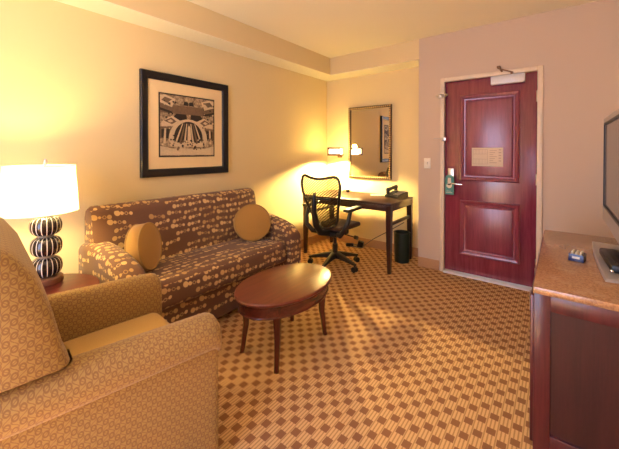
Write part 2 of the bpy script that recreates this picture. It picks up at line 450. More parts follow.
# door
dw = DX1-DX0
w = MB(); w.box((0, .022, DH/2+.012), (dw-.006, .04, DH-.03), bev=.002)
door = struct('door_1', w, M['door'], loc=((DX0+DX1)/2, .008, 0))
dcx = (DX0+DX1)/2
def panel(x0, x1, z0, z1):
    m = MB(); y = .002
    def ringv(i, yy): return [(x0-dcx+i, yy, z0+i), (x1-dcx-i, yy, z0+i), (x1-dcx-i, yy, z1-i), (x0-dcx+i, yy, z1-i)]
    prof = [(0, .002), (0, -.016), (.012, -.024), (.030, -.018), (.040, -.006), (.052, -.003), (.060, -.010), (.066, -.012)]
    m.loft([ringv(*p) for p in prof])
    return m
panel(1.900, 2.424, .990, 1.870).build('door_panel', M['doorpanel'], door, smooth=25)
panel(1.904, 2.430, .222, .785).build('door_panel', M['doorpanel'], door, smooth=25)
for z in (1.80, 1.03, .25):
    m = MB(); m.cyl((dw/2+.002, -.012, z-.05), (dw/2+.002, -.012, z+.05), .011, 12); m.box((dw/2+.012, -.018, z), (.02, .008, .1))
    m.build('hinge', M['metal'], door)
m = MB(); m.cyl((2.159-dcx, .004, 1.445), (2.159-dcx, -.006, 1.445), .010, 16); m.build('peephole', M['bronze'], door)
hx = 1.812-dcx
m = MB(); m.box((hx, -.004, .985), (.062, .012, .255), bev=.005); hp = m.build('lock_plate', M['metal'], door)
m = MB(); m.cyl((hx+.005, -.008, .955), (hx+.005, -.055, .955), .011, 14)
m.tube([(hx+.005, -.052, .955), (hx+.03, -.058, .955), (hx+.07, -.058, .953), (hx+.125, -.054, .950)], [.010, .010, .009, .007], 12)
m.build('handle', M['chrome'], door)
m = MB(); m.box((2.325-dcx, -.026, 1.982), (.280, .05, .085), bev=.008); cl = m.build('closer_body', M['closer'], door)
m = MB(); m.tube([(2.36-dcx, -.03, 2.02), (2.36-dcx, -.04, 2.045)], .012, 10)
m.box((2.308-dcx, -.05, 2.065), (.135, .014, .012), rot=(0, .42, 0), bev=.002)
m.box((2.268-dcx, -.035, 2.080), (.055, .014, .014), rot=(0, 1.0, .6), bev=.002)
m.box((2.252-dcx, -.03, 2.105), (.03, .05, .022), bev=.003)
m.build('closer_arm', M['bronze'], door)

# swing bar guard and catch on the wall beside the door
m = MB()
def oval(z, x0, x1, y, r):
    cx, a = (x0+x1)/2, (x1-x0)/2
    return [(cx+a*math.cos(2*PI*k/24), y-.015*math.cos(2*PI*k/24), z+.014*math.sin(2*PI*k/24)) for k in range(24)]
g = thing('door_guard', 'brass swing bar door guard loop mounted high beside the red door', 'door guard', (1.705, -.022, 1.885))
m.tube([(p[0]-1.705, p[1], p[2]) for p in oval(0, 1.664, 1.79, -.022, 0)], .0045, 8, True); m.build('swing_bar', M['metal'], g)
MB().box((0, -.006, 0), (.03, .014, .045), bev=.003).build('mount_plate', M['metal'], g)
g = thing('door_catch', 'small metal catch with thin rod at mid height beside the door', 'door catch', (1.727, -.022, 1.425))
MB().cyl((-.085, -.010, .004), (.012, -.014, 0), .0035, 8).build('rod', M['metal'], g)
MB().box((.022, -.010, 0), (.042, .022, .042), bev=.004).build('mount_plate', M['metal'], g)

# plaque, hanger, switch
t = thing('door_notice', 'cream printed evacuation notice card fixed on the upper door panel', 'notice', (2.153, -.006, 1.236))
MB().box((0, 0, 0), (.275, .004, .185)).build('card', M['plaque'], t, smooth=0)
m = MB(); y = -.0028
def fr(x0, x1, z0, z1, th=.003):
    for a, b, c, d in ((x0, x1, z0, z0+th), (x0, x1, z1-th, z1), (x0, x0+th, z0, z1), (x1-th, x1, z0, z1)):
        m.poly([(a, y, c), (b, y, c), (b, y, d), (a, y, d)])
fr(-.128, .005, -.072, .075)
for x in (-.100, -.072, -.044, -.018): m.poly([(x, y, .030), (x+.002, y, .030), (x+.002, y, .075), (x, y, .075)]); m.poly([(x, y, -.072), (x+.002, y, -.072), (x+.002, y, -.022), (x, y, -.022)])
for z in (.028, -.022): m.poly([(-.128, y, z), (.005, y, z), (.005, y, z+.003), (-.128, y, z+.003)])
for k in range(7): m.poly([(.022, y, .062-k*.020), (.085-.015*(k % 3), y, .062-k*.020), (.085-.015*(k % 3), y, .068-k*.020), (.022, y, .068-k*.020)])
for k in range(5): m.poly([(.100, y, .066-k*.027), (.122, y, .066-k*.027), (.122, y, .076-k*.027), (.100, y, .076-k*.027)])
m.build('floor_plan', M['ink'], t, smooth=0)

t = thing('door_hanger', 'teal and cream card hanging from the silver door handle', 'door hanger', (1.812, -.052, .955))
m = MB()
out = [(-.042, -.115), (.042, -.115), (.042, .050)] + [(.042*math.cos(a), .055+.035*math.sin(a)) for a in [PI*k/12 for k in range(13)]] + [(-.042, .050)]
m.loft([[(x, 0, z) for x, z in out], [(x, .003, z) for x, z in out]]); m.build('card', M['tealcard'], t, smooth=0)
m = MB(); yy = -.0018
m.poly([(.027*math.cos(2*PI*k/24)-.002, yy, -.022+.027*math.sin(2*PI*k/24)) for k in range(24)])
m.build('printed_roundel', M['cream'], t, smooth=0)
m = MB(); m.poly([(-.018, yy, .005), (.018, yy, .005), (.014, yy, .06), (-.014, yy, .06)])
m.build('printed_tab', M['cream'], t, smooth=0)
m = MB(); m.poly([(-.034, yy, -.098), (.030, yy, -.098), (.030, yy, -.093), (-.034, yy, -.093)])
m.poly([(-.030, yy, -.082), (.015, yy, -.082), (.015, yy, -.078), (-.030, yy, -.078)])
m.build('printed_lines', M['cream'], t, smooth=0)
m = MB(); m.poly([(.018*math.cos(2*PI*k/20)-.002, yy-.001, -.010+.008*math.sin(2*PI*k/20)) for k in range(20)]); m.build('hole', M['black'], t, smooth=0)

t = thing('light_switch', 'cream light switch plate on the wall left of the door', 'light switch', (1.567, -.004, 1.160))
MB().box((0, 0, 0), (.074, .008, .115), bev=.003).build('plate', M['white'], t)
m = MB(); m.box((0, -.009, 0), (.012, .016, .026), rot=(.3, 0, 0), bev=.002); m.build('toggle', M['white'], t)

# ------------------------------------------------------------------ framed picture on the left wall
py0, py1, pz0, pz1 = -2.388, -1.513, 1.076, 1.970
t = thing('framed_picture', 'black framed sepia garden print with cream mat above the sofa', 'picture', (0, (py0+py1)/2, (pz0+pz1)/2))
fw_, fh_ = (py1-py0)/2, (pz1-pz0)/2
def rect_ring(i, x): return [(x, -fw_+i, -fh_+i), (x, fw_-i, -fh_+i), (x, fw_-i, fh_-i), (x, -fw_+i, fh_-i)]
m = MB(); m.loft([rect_ring(*p) for p in [(0, .002), (0, .030), (.006, .036), (.040, .030), (.058, .022), (.066, .014), (.066, .006)]], cap=False)
m.build('frame', M['bframe'], t, smooth=20)
m = MB(); m.poly(rect_ring(.06, .008)); m.build('mat_board', M['mat'], t, smooth=0)
ax0, ax1, az0, az1 = -fw_+.168, fw_-.168, -fh_+.178, fh_-.178
m = MB(); X0 = .0095; m.mi = 1
m.poly([(X0, ax0-.012, az0-.012), (X0, ax1+.012, az0-.012), (X0, ax1+.012, az1+.012), (X0, ax0-.012, az1+.012)])
m.mi = 0; X1 = .0105
m.poly([(X1, ax0, az0), (X1, ax1, az0), (X1, ax1, az1), (X1, ax0, az1)])
lay = [0]
def ap(pts, mi):    # picture units 0..1, y up
    lay[0] += 1; m.mi = mi; x = X1+.00012*lay[0]
    m.poly([(x, ax0+(ax1-ax0)*u, az0+(az1-az0)*v) for u, v in pts])
def arcpts(cx, cy, rx, ry, a0, a1, n=16): return [(cx+rx*math.cos(rad(a0+(a1-a0)*k/n)), cy+ry*math.sin(rad(a0+(a1-a0)*k/n))) for k in range(n+1)]
ap([(0, .70), (1, .70), (1, .90), (.75, .84), (.25, .84), (0, .90)], 2)
ap([(0, .01), (1, .01), (1, .16), (.8, .12), (.2, .12), (0, .16)], 3)
for s in (0, 1):
    fx = (lambda u: u) if s == 0 else (lambda u: 1-u)
    def q(pts, mi): ap([(fx(u), v) for u, v in pts], mi)
    q([(.22, .63), (.27, .70), (.46, .70), (.47, .60), (.30, .59)], 1)
    q([(.02, .55), (.20, .66), (.40, .56), (.30, .50), (.02, .48)], 3)
    q([(.06, .57), (.19, .63), (.28, .57), (.20, .52)], 2)
    q([(.12, .57), (.18, .60), (.22, .57), (.17, .545)], 3)
    q([(0, .28), (.24, .30), (.30, .47), (0, .47)], 2)
    q([(.02, .30), (.14, .28), (.16, .44), (.02, .43)], 1)
    q([(.05, .20), (.09, .20), (.10, .45), (.07, .45)], 3)
    q([(0, .86), (.2, .80), (.26, .94), (.1, .99), (0, .98)], 3)
    q([(.02, .90), (.12, .86), (.20, .93), (.08, .96)], 2)
    q([(.40, .85), (.49, .85), (.49, .91), (.42, .92)], 1)
    q([(0, .74), (.18, .70), (.2, .73), (0, .78)], 1)
ap([(.17, .15)] + [(1-u, v) for u, v in arcpts(.5, .28, .36, .34, 0, 180)] + [(.83, .15)], 3)
ap([(.24, .22)] + [(1-u, v) for u, v in arcpts(.5, .30, .27, .28, 0, 180)] + [(.76, .22)], 1)
for k in range(7):
    a = -0.75+k*0.25; u0 = .5+a*.15; u1 = .5+a*.32
    ap([(u1-.018, .21), (u1+.018, .21), (u0+.008, .545), (u0-.008, .545)], 3 if k % 2 == 0 else 2)
ap([(.47, .16), (.55, .16), (.53, .48), (.50, .52), (.48, .48)], 3)
rr = random.Random(3)
for k in range(46):
    u, v = rr.uniform(.2, .8), rr.uniform(.10, .27); d = rr.uniform(.010, .024)
    ap([(u+d*math.cos(2*PI*i/7), v+d*1.1*math.sin(2*PI*i/7)) for i in range(7)], rr.choice([1, 1, 2, 3]))
for k in range(60):
    u, v = rr.choice([rr.uniform(.02, .26), rr.uniform(.74, .98)]), rr.uniform(.18, .97); d = rr.uniform(.008, .018)
    ap([(u+d*math.cos(2*PI*i/7), v+d*math.sin(2*PI*i/7)) for i in range(7)], rr.choice([1, 1, 2, 3]))
m.build('print', [M['print_'], M['ink_d'], M['ink_m'], M['ink_l']], t, smooth=0)

# ------------------------------------------------------------------ mirror
mx0, mx1, mz0, mz1 = .385, 1.020, .925, 1.897
t = thing('wall_mirror', 'rectangular mirror in a beaded bronze frame on the wall above the desk', 'mirror', ((mx0+mx1)/2, R, (mz0+mz1)/2))
mw, mh = (mx1-mx0)/2, (mz1-mz0)/2
def mr(i, y): return [(-mw+i, y, -mh+i), (mw-i, y, -mh+i), (mw-i, y, mh-i), (-mw+i, y, mh-i)]
m = MB(); m.loft([mr(*p) for p in [(0, -.001), (0, -.025), (.006, -.032), (.030, -.030), (.036, -.020), (.036, -.008)]], cap=False)
m.build('frame', M['frame_dark'], t, smooth=20)
m = MB()
nb = 34
for k in range(nb):
    z = -mh+.018+(2*mh-.036)*k/(nb-1)
    for x in (-mw+.018, mw-.018): m.sphere((x, -.031, z), (.0105, .007, .0115), 8, 6)
nb = 22
for k in range(1, nb-1):
    x = -mw+.018+(2*mw-.036)*k/(nb-1)
    for z in (-mh+.018, mh-.018): m.sphere((x, -.031, z), (.0115, .007, .0105), 8, 6)
m.build('beading', M['frame_gold'], t)
m = MB(); m.poly(mr(.034, -.012)); m.build('mirror_glass', M['mirror'], t, smooth=0)

# ------------------------------------------------------------------ wall lamp beside the mirror
LX, LY, LZ = .335, R-.275, 1.285
t = thing('wall_lamp', 'lit bronze swing arm wall lamp with box head left of the mirror', 'wall lamp', (LX, R, LZ))
MB().box((-.10, -.010, -.02), (.07, .02, .13), bev=.006).build('wall_plate', M['bronze'], t)
m = MB(); m.tube([(-.10, -.015, -.0), (-.10, -.09, .0), (-.04, -.15, .03), (0, -.235, .04)], .008, 10); m.build('arm', M['bronze'], t)
m = MB(); yb = -.275
hw, hd, hh = .098, .055, .052
m.box((0, yb, hh), (hw*2, hd*2, .012), bev=.003)
for sx in (-1, 1): m.box((sx*(hw-.006), yb-hd+.006, 0), (.012, .012, 2*hh), bev=.003)
m.box((0, yb-hd+.004, -hh+.012), (2*hw, .008, .026), bev=.002)
m.box((0, yb-hd+.004, hh-.008), (2*hw, .008, .018), bev=.002)
for sx in (-1, 1): m.box((sx*(hw-.004), yb, -hh+.01), (.008, 2*hd, .02), bev=.002)
m.build('head_frame', M['bronze'], t)
m = MB(); m.rbox((0, yb+.005, 0), (2*hw-.030, 2*hd-.024, 2*hh-.018), .012); m.build('diffuser', M['glow'], t)

# ------------------------------------------------------------------ desk
x0, x1, y0, y1, zt = .155, 1.338, -.455, .19, .745
t = thing('writing_desk', 'dark espresso writing desk with square tapered legs under the mirror', 'desk', ((x0+x1)/2, (y0+y1)/2, 0))
hx_, hy_ = (x1-x0)/2, (y1-y0)/2
MB().box((0, 0, zt-.014), (2*hx_, 2*hy_, .028), bev=.004).build('desk_top', M['desk'], t)
m = MB()
for s in (-1, 1):
    m.box((0, s*(hy_-.018), zt-.058), (2*hx_-.02, .022, .062), bev=.002); m.box((s*(hx_-.018), 0, zt-.058), (.022, 2*hy_-.02, .062), bev=.002)
m.build('apron', M['desk'], t)
for sx in (-1, 1):
    for sy in (-1, 1):
        m = MB(); cx, cy_ = sx*(hx_-.030), sy*(hy_-.030); rings = []
        for z, h in ((.0, .016), (.30, .024), (.66, .028), (zt-.028, .028)):
            ex, ey = sx*(.028-h), sy*(.028-h)
            rings.append([(cx+a*h+ex*.5, cy_+b*h+ey*.5, z) for a, b in ((-1, -1), (1, -1), (1, 1), (-1, 1))])
        m.loft(rings); m.build('leg', M['deskz'], t, smooth=20)
for sx in (-1, 1): MB().box((sx*(hx_-.030), 0, .515), (.026, 2*hy_-.10, .032), bev=.003).build('stretcher', M['desk'], t)

# desk telephone
t = thing('telephone', 'black desk telephone with handset on the right end of the desk', 'telephone', (1.185, .055, zt), rad(-12))
m = MB(); prof = [(-.10, 0), (.10, 0), (.10, .060), (.085, .064), (-.085, .030), (-.10, .022)]
m.loft([[(x, y, z) for y, z in prof] for x in (-.095, .095)]); m.build('phone_base', M['black'], t, smooth=20)
m = MB()
m.tube([(-.065, -.095, .075), (-.065, -.085, .085), (-.065, -.03, .094), (-.065, .04, .108), (-.065, .085, .112), (-.065, .098, .104)], [.016, .028, .021, .021, .028, .016], 12)
m.cyl((-.065, -.083, .086), (-.065, -.079, .042), .021, 14); m.cyl((-.065, .084, .112), (-.065, .078, .070), .021, 14)
m.build('handset', M['black'], t)
m = MB(); m.box((.035, .058, .062), (.095, .035, .004), rot=(.2, 0, 0), bev=.001); m.build('display', M['silver'], t)
m = MB()
for i in range(4):
    for j in range(3): m.box((.012+j*.026, -.062+i*.026, .0375+i*.0052), (.016, .014, .008), rot=(.2, 0, 0), bev=.002)
m.build('keypad', M['silver'], t)
# brochure and small cup on the desk
m = MB(); m.add([(-.055, -.10, .001), (.0, -.10, .010), (.0, .10, .010), (-.055, .10, .001), (.055, -.10, .002), (.055, .10, .002)], [(0, 1, 2, 3), (1, 4, 5, 2)])
tag(m.build('paper_leaflet', M['white'], loc=(.95, .06, zt), rz=rad(-60)), 'white folded paper leaflet lying open on the desk', 'leaflet')
t = thing('desk_cup', 'tiny dark cup with pale contents on the desk left of the leaflet', 'cup', (.495, .08, zt))
MB().lathe([(.016, 0), (.022, .004), (.026, .02), (.027, .034), (.024, .034), (.022, .012), (.001, .010)], 20).build('cup_body', M['black'], t)
MB().sphere((0, 0, .033), (.021, .021, .014), 16, 8).build('cup_contents', M['white'], t)

# trash bin
t = thing('waste_bin', 'dark green cylindrical waste bin beside the right desk legs', 'bin', (1.272, .012, 0))
MB().lathe([(.078, .002), (.084, .006), (.092, .335), (.090, .350), (.086, .350), (.084, .335), (.074, .012), (.001, .010)], 36).build('bin_body', M['green'], t)
m = MB(); m.tube([(.092*math.cos(2*PI*k/36), .092*math.sin(2*PI*k/36), .346) for k in range(36)], .005, 8, True); m.build('rim', M['black'], t)

# power cable with adapters under the desk
t = thing('power_cord', 'tangled grey power cord with black adapters on carpet under the desk', 'cord', (.57, .20, 0))
m = MB(); pts = []
P0 = [(.62, .085, .40), (.40, .075, .25), (.20, .06, .12), (.09, .03, .03), (.02, -.02, .012), (-.05, -.03, .012), (-.08, .02, .012), (-.02, .05, .012), (.06, .03, .02), (.10, -.03, .012), (.04, -.06, .012), (-.08, -.07, .012)]
for i in range(len(P0)-1):
    for k in range(6):
        a, b = Vector(P0[i]), Vector(P0[i+1]); p = Vector(P0[max(0, i-1)]); q = Vector(P0[min(len(P0)-1, i+2)]); s = k/6
        pts.append(0.5*((2*a)+(b-p)*s+(2*p-5*a+4*b-q)*s*s+(3*a-p-3*b+q)*s**3))
m.tube(pts, .0055, 8); m.build('cable', plain('grey_cable', (.16, .13, .11), .5), t)
MB().box((.055, -.005, .045), (.075, .055, .085), rot=(.1, .25, .3), bev=.008).build('adapter', M['black'], t)
MB().box((-.085, -.05, .022), (.10, .05, .042), rot=(0, 0, .4), bev=.008).build('adapter', M['black'], t)

# ------------------------------------------------------------------ office chair
def office_chair(loc, rz):
    t = thing('office_chair', 'black mesh swivel office chair with five castors facing the desk', 'office chair', loc, rz)
    # back: a curved sheet of strands in a rim
    def bp(u, s):      # u -1..1 across, s 0..1 upwards
        wd = .148 + .117*math.sin(min(1, s*1.05)*PI/2)**1.3 - .020*max(0, s-.85)/.15
        if s < .12: wd *= .80+.20*(s/.12)
        zz = .50 + .50*s + .060*s**4*(abs(u)**2.0) - .055*s**6*(abs(u)**8) - .045*(1-s)**4*(1-u*u)
        yy = -.20 - .115*s - .035*math.sin(s*PI) + .055*u*u*(1-.3*s)
        return (wd*u, yy, zz)
    nu, ns = 24, 24
    m = MB(); m.loft([[bp(-1+2*i/nu, j/ns) for i in range(nu+1)] for j in range(ns+1)], closed=False)
    m.build('back_mesh', M['mesh'], t, smooth=60, uv='front')
    loop = [bp(-1+2*i/nu, 1) for i in range(nu+1)] + [bp(1, 1-j/ns) for j in range(1, ns+1)] + [bp(1-2*i/nu, 0) for i in range(1, nu+1)] + [bp(-1, j/ns) for j in range(1, ns)]
    m = MB(); m.tube(loop, .015, 8, True); m.build('back_frame', M['black'], t)
    m = MB()
    m.tube([(0, -.02, .405), (0, -.16, .400), (0, -.27, .43), (-.0, -.335, .52), (0, -.372, .66), (0, -.372, .78), (0, -.360, .86)], [.032, .036, .036, .034, .031, .025, .016], 12)
    m.tube([(-.17, -.318, .80), (-.08, -.362, .80), (0, -.372, .79), (.08, -.362, .80), (.17, -.318, .80)], [.008, .012, .015, .012, .008], 10)
    m.build('back_spine', M['black'], t)
    m = MB(); m.rbox((0, .055, .455), (.37, .40, .050), .024, puff=(0, 0, .012)); m.build('seat', M['bronzefab'], t)
    m = MB(); m.box((0, -.02, .385), (.24, .26, .055), bev=.02); m.build('tilt_housing', M['black'], t)
    for s in (-1, 1):
        m = MB()
        m.tube([(s*.10, -.10, .385), (s*.19, -.17, .40), (s*.255, -.19, .47), (s*.285, -.16, .56), (s*.285, -.12, .66)], [.024, .027, .026, .023, .020], 12)
        arm = m.build('arm_support', M['black'], t)
        m = MB(); m.rbox((s*.285, -.075, .682), (.085, .255, .034), .016, rot=(.05, 0, 0)); m.build('arm_pad', M['black'], arm)
    m = MB(); m.cyl((.10, -.06, .40), (.315, -.06, .385), .007, 8); m.cyl((.30, -.06, .386), (.335, -.06, .384), .020, 14); m.build('tilt_knob', M['black'], t)
    m = MB(); m.cyl((0, 0, .10), (0, 0, .25), .030, 18); m.cyl((0, 0, .24), (0, 0, .38), .018, 18); m.build('gas_column', M['black'], t)
    for k in range(5):
        a = rad(-7+72*k); c, s = math.cos(a), math.sin(a)
        m = MB(); rings = []
        for r, hw, zc, hh in ((.0, .036, .120, .035), (.06, .032, .122, .032), (.16, .024, .108, .022), (.27, .017, .086, .013), (.30, .014, .082, .010)):
            rings.append([(r*c - y*s, r*s + y*c, zc+z) for y, z in rrect(2*hw, 2*hh, min(hw, hh)*.5, 3)])
        m.loft(rings); sp = m.build('base_spoke', M['black'], t)
        cx, cy_ = .285*c, .285*s; m = MB()
        for d in (-.014, .014):
            m.cyl((cx - s*(d-.009), cy_ + c*(d-.009), .030), (cx - s*(d+.009), cy_ + c*(d+.009), .030), .030, 20)
        m.cyl((cx, cy_, .03), (cx, cy_, .078), .009, 10); m.build('castor', M['black'], sp)
    return t
office_chair((.725, -.575, 0), rad(-3))

# ------------------------------------------------------------------ sofa
SX0, SX1, SY0, SY1 = .035, .80, -2.842, -1.258
t = thing('sofa', 'brown two seat sofa with gold dotted chain pattern against the left wall', 'sofa', ((SX0+SX1)/2, (SY0+SY1)/2, 0))
sx, sy = (SX1-SX0)/2, (SY1-SY0)/2       # local half sizes; front is +x
AW = .165
m = MB(); m.rbox((.0-.03, 0, .165), (2*sx-.10, 2*sy-.06, .245), .02); m.build('sofa_base', M['sofa'], t, uv='side')
m = MB(); m.rbox((.055, 0, .360), (2*sx-.165, 2*sy-2*AW+.01, .185), .05, rot=(0, -.055, 0), puff=(.012, 0, .022)); m.build('seat_cushion', M['sofa'], t, uv='side')
# back: slightly raked slab
m = MB(); rings = []
for k in range(13):
    yy = -sy+.045 + (2*sy-.09)*k/12
    inset = .0
    pr = []
    base = [(-sx+.005, .20), (-sx+.26, .20), (-sx+.235, .46), (-sx+.205, .70), (-sx+.175, .845), (-sx+.155, .885), (-sx+.12, .905), (-sx+.07, .905), (-sx+.03, .885), (-sx+.008, .84)]
    if k in (0, 12):
        cx = -sx+.12; cz = .55
        base = [(cx+(x-cx)*.80, cz+(z-cz)*.955) for x, z in base]
    rings.append([(x, yy, z) for x, z in base])
rings.insert(1, [(x, rings[1][0][1]-(rings[1][0][1]-rings[0][0][1])+.022, z) for x, _, z in rings[1]])
rings.insert(-1, [(x, rings[-1][0][1]-.022, z) for x, _, z in rings[-2]])
m.loft(rings); bk = m.build('backrest', M['sofa'], t, smooth=50, uv='side')
for s in (-1, 1):
    m = MB(); rings = []
    prof = [(-sx+.02, .62, .80), (-sx+.05, .650, 1), (-sx+.18, .668, 1), (-sx+.32, .668, 1), (-sx+.46, .655, 1), (-sx+.58, .630, 1), (-sx+.67, .600, 1), (sx-.050, .570, 1), (sx-.018, .545, .96), (sx-.004, .515, .86)]
    for x, zt_, kk in prof:
        zb = .05; h = zt_-zb; r = .055
        rings.append([(x, s*(sy-AW/2)+yy*kk, zb+h/2+zz*(1 if kk == 1 else .985)) for yy, zz in rrect(AW, h, r, 6)])
    m.loft(rings); m.build('arm', M['sofa'], t, smooth=50, uv='side')
for a in (-1, 1):
    for b in (-1, 1):
        MB().cyl((a*(sx-.10), b*(sy-.08), 0), (a*(sx-.10), b*(sy-.08), .052), .022, 14, .028).build('leg', M['mahz'], t)

def round_pillow(name, label, loc, nrm, r, th):
    t = thing(name, label, 'pillow', loc, 0, 'round gold throw pillows on the sofa')
    q = Vector(nrm).to_track_quat('Z', 'Y').to_matrix().to_4x4()
    prof = []
    for k in range(9):
        f = k/8; prof.append((max(.001, r*f*.97), th/2+.016*(1-f*f)))
    full = [(a, -b) for a, b in prof] + [(r, -th/2+.004), (r, th/2-.004)] + prof[::-1]
    MB().lathe(full, 48, q).build('cushion', M['pillow'], t, smooth=50)
    m = MB()
    for sgn in (-1, 1):
        m.tube([q @ Vector((r*math.cos(2*PI*k/48), r*math.sin(2*PI*k/48), sgn*th/2)) for k in range(48)], .005, 8, True)
    m.build('piping', M['piping'], t)
    return t
round_pillow('round_pillow', 'round gold pillow leaning on the sofa arm nearest the table lamp', (.450, -2.560, .632), (.77, .61, .16), .157, .085)
round_pillow('round_pillow', 'round gold pillow leaning in the sofa corner nearest the desk', (.440, -1.560, .622), (.80, -.52, .25), .165, .085)

# ------------------------------------------------------------------ coffee table
CX, CY, CZ = 1.278, -2.008, .425
t = thing('coffee_table', 'oval mahogany coffee table with four curved legs in front of the sofa', 'coffee table', (CX, CY, 0))
A, B = .262, .385
def ov(a, b, z, n=72): return [(a*math.cos(2*PI*k/n), b*math.sin(2*PI*k/n), z) for k in range(n)]
m = MB(); m.loft([ov(A-.022, B-.022, CZ-.030), ov(A-.012, B-.012, CZ-.026), ov(A-.006, B-.006, CZ-.021), ov(A, B, CZ-.015), ov(A, B, CZ-.008), ov(A-.006, B-.006, CZ-.001), ov(A-.012, B-.012, CZ)])
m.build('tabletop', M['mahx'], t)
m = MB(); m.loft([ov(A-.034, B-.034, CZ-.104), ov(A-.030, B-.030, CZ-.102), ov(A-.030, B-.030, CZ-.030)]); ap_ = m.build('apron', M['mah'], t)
m = MB(); m.tube(ov(A-.029, B-.029, CZ-.098), .006, 8, True); m.build('bead', M['mah'], ap_)
for a in (-1, 1):
    for b in (-1, 1):
        m = MB(); rings = []; px, py = a*.160-.008, b*.256; L = math.hypot(px, py); ux, uy = px/L, py/L
        for z, off, h in ((0, -.010, .0135), (.03, -.017, .0135), (.10, -.026, .0145), (.18, -.038, .017), (.26, -.036, .020), (.33, -.026, .024), (CZ-.035, -.022, .026)):
            cx, cy_ = px+ux*off, py+uy*off
            rings.append([(cx+ux*p-uy*q, cy_+uy*p+ux*q, z) for p, q in rrect(2*h, 2*h, h*.3, 3)])
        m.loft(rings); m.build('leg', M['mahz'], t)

# ------------------------------------------------------------------ side table and lamp
t = thing('side_table', 'round dark red side table between the sofa and armchair', 'side table', (.56, -3.165, 0))
MB().lathe([(.001, .520), (.262, .520), (.275, .526), (.280, .536), (.276, .547), (.268, .550), (.001, .550)], 56).build('table_top', M['mahx'], t)
MB().lathe([(.001, .46), (.235, .46), (.235, .520), (.001, .520)], 48).build('apron', M['mah'], t)
for k in range(4):
    a = PI/4+k*PI/2; m = MB(); rings = []
    for z, r, h in ((0, .23, .013), (.25, .205, .017), (.46, .205, .020), (.51, .205, .020)):
        rings.append([(r*math.cos(a)+p, r*math.sin(a)+q, z) for p, q in rrect(2*h, 2*h, h*.3, 3)])
    m.loft(rings); m.build('leg', M['mahz'], t)

t = thing('table_lamp', 'lit table lamp with stacked striped dark globes and white drum shade', 'table lamp', (.424, -3.095, .550))
MB().lathe([(.001, 0), (.076, 0), (.079, .006), (.077, .030), (.071, .036), (.045, .040), (.001, .040)], 40).build('foot', M['lampfoot'], t)
z = .040
for k in range(3):
    hgt = .104
    prof = [(0.026+.049*math.sin(PI*j/16)**.62, hgt/2-hgt/2*math.cos(PI*j/16)) for j in range(17)]
    g = MB().lathe(prof, 60).build('globe', M['ceramic'], t, loc=(0, 0, z))
    z += hgt
    MB().lathe([(.001, z), (.034, z), (.038, z+.006), (.034, z+.013), (.001, z+.013)], 32).build('spacer', M['spacer'], t)
    z += .012
m = MB(); m.cyl((0, 0, z), (0, 0, z+.315), .006, 10); m.cyl((0, 0, z+.01), (0, 0, z+.07), .018, 14)
m.build('stem', M['metal'], t)
sb = z+.012; st = sb+.262
m = MB()
m.loft([[(r*math.cos(2*PI*k/64), r*math.sin(2*PI*k/64), zz) for k in range(64)] for r, zz in ((.176, sb), (.160, st))], cap=False)
shade = m.build('lamp_shade', M['shade'], t, smooth=60, loc=(-.022, -.017, 0))
m = MB()
for r, zz in ((.160, st),): m.tube([(r*math.cos(2*PI*k/64), r*math.sin(2*PI*k/64), zz) for k in range(64)], .003, 6, True)
for k in range(3):
    a = 2*PI*k/3; m.cyl((0, 0, st-.012), (.160*math.cos(a), .160*math.sin(a), st-.002), .002, 6)
m.build('shade_spider', M['white'], shade)
m = MB(); m.tube([(.176*math.cos(2*PI*k/64), .176*math.sin(2*PI*k/64), sb) for k in range(64)], .003, 6, True); m.build('shade_rim', M['white'], shade)
MB().sphere((0, 0, sb+.13), (.030, .030, .045), 20, 12).build('bulb', M['bulb'], t)
MB().lathe([(.001, st-.012), (.010, st-.012), (.012, st), (.007, st+.006), (.011, st+.018), (.009, st+.030), (.001, st+.034)], 20).build('finial', M['metal'], t)
LAMP = (.412, -3.105, .550+sb+.13)

# ------------------------------------------------------------------ armchair (front is local +y)
t = thing('armchair', 'gold loop patterned club armchair seen from behind in the foreground', 'armchair', (1.246, -3.168, 0), rad(-6.5))
HW = .368; F = .40        # half width, front
m = MB(); m.rbox((0, -.02, .185), (2*HW-.20, .78, .27), .02); m.build('chair_base', M['armchair'], t)
for s in (-1, 1):
    m = MB(); rings = []
    # arm section in x,z: flat outer side with a roll that overhangs outwards at the top
    sec = [(-.060, .02), (.040, .02), (.040, .488), (.056, .496), (.070, .512), (.077, .540), (.073, .578), (.053, .606), (.018, .620), (-.022, .616), (-.050, .596), (-.062, .560), (-.062, .500)]
    for y, k, dz in ((-.42, 1, .055), (-.20, 1, .040), (.0, 1, .030), (.20, 1, .021), (.33, 1, .015), (F-.030, 1, .012), (F-.010, .96, .005), (F, .86, -.008)):
        rings.append([(s*(HW-.065+x*k), y, (.02 if z <= .02 else .30+(z-.30)*(1 if k == 1 else .93+.07*k)+dz*max(0, min(1, (z-.3)/.2)))) for x, z in sec])
    m.loft(rings); m.build('arm', M['armchair'], t, smooth=50)
m = MB(); m.rbox((0, .055, .385), (2*HW-.25, .64, .16), .045, puff=(0, .01, .018)); m.build('seat_cushion', M['seatplain'], t, smooth=50)
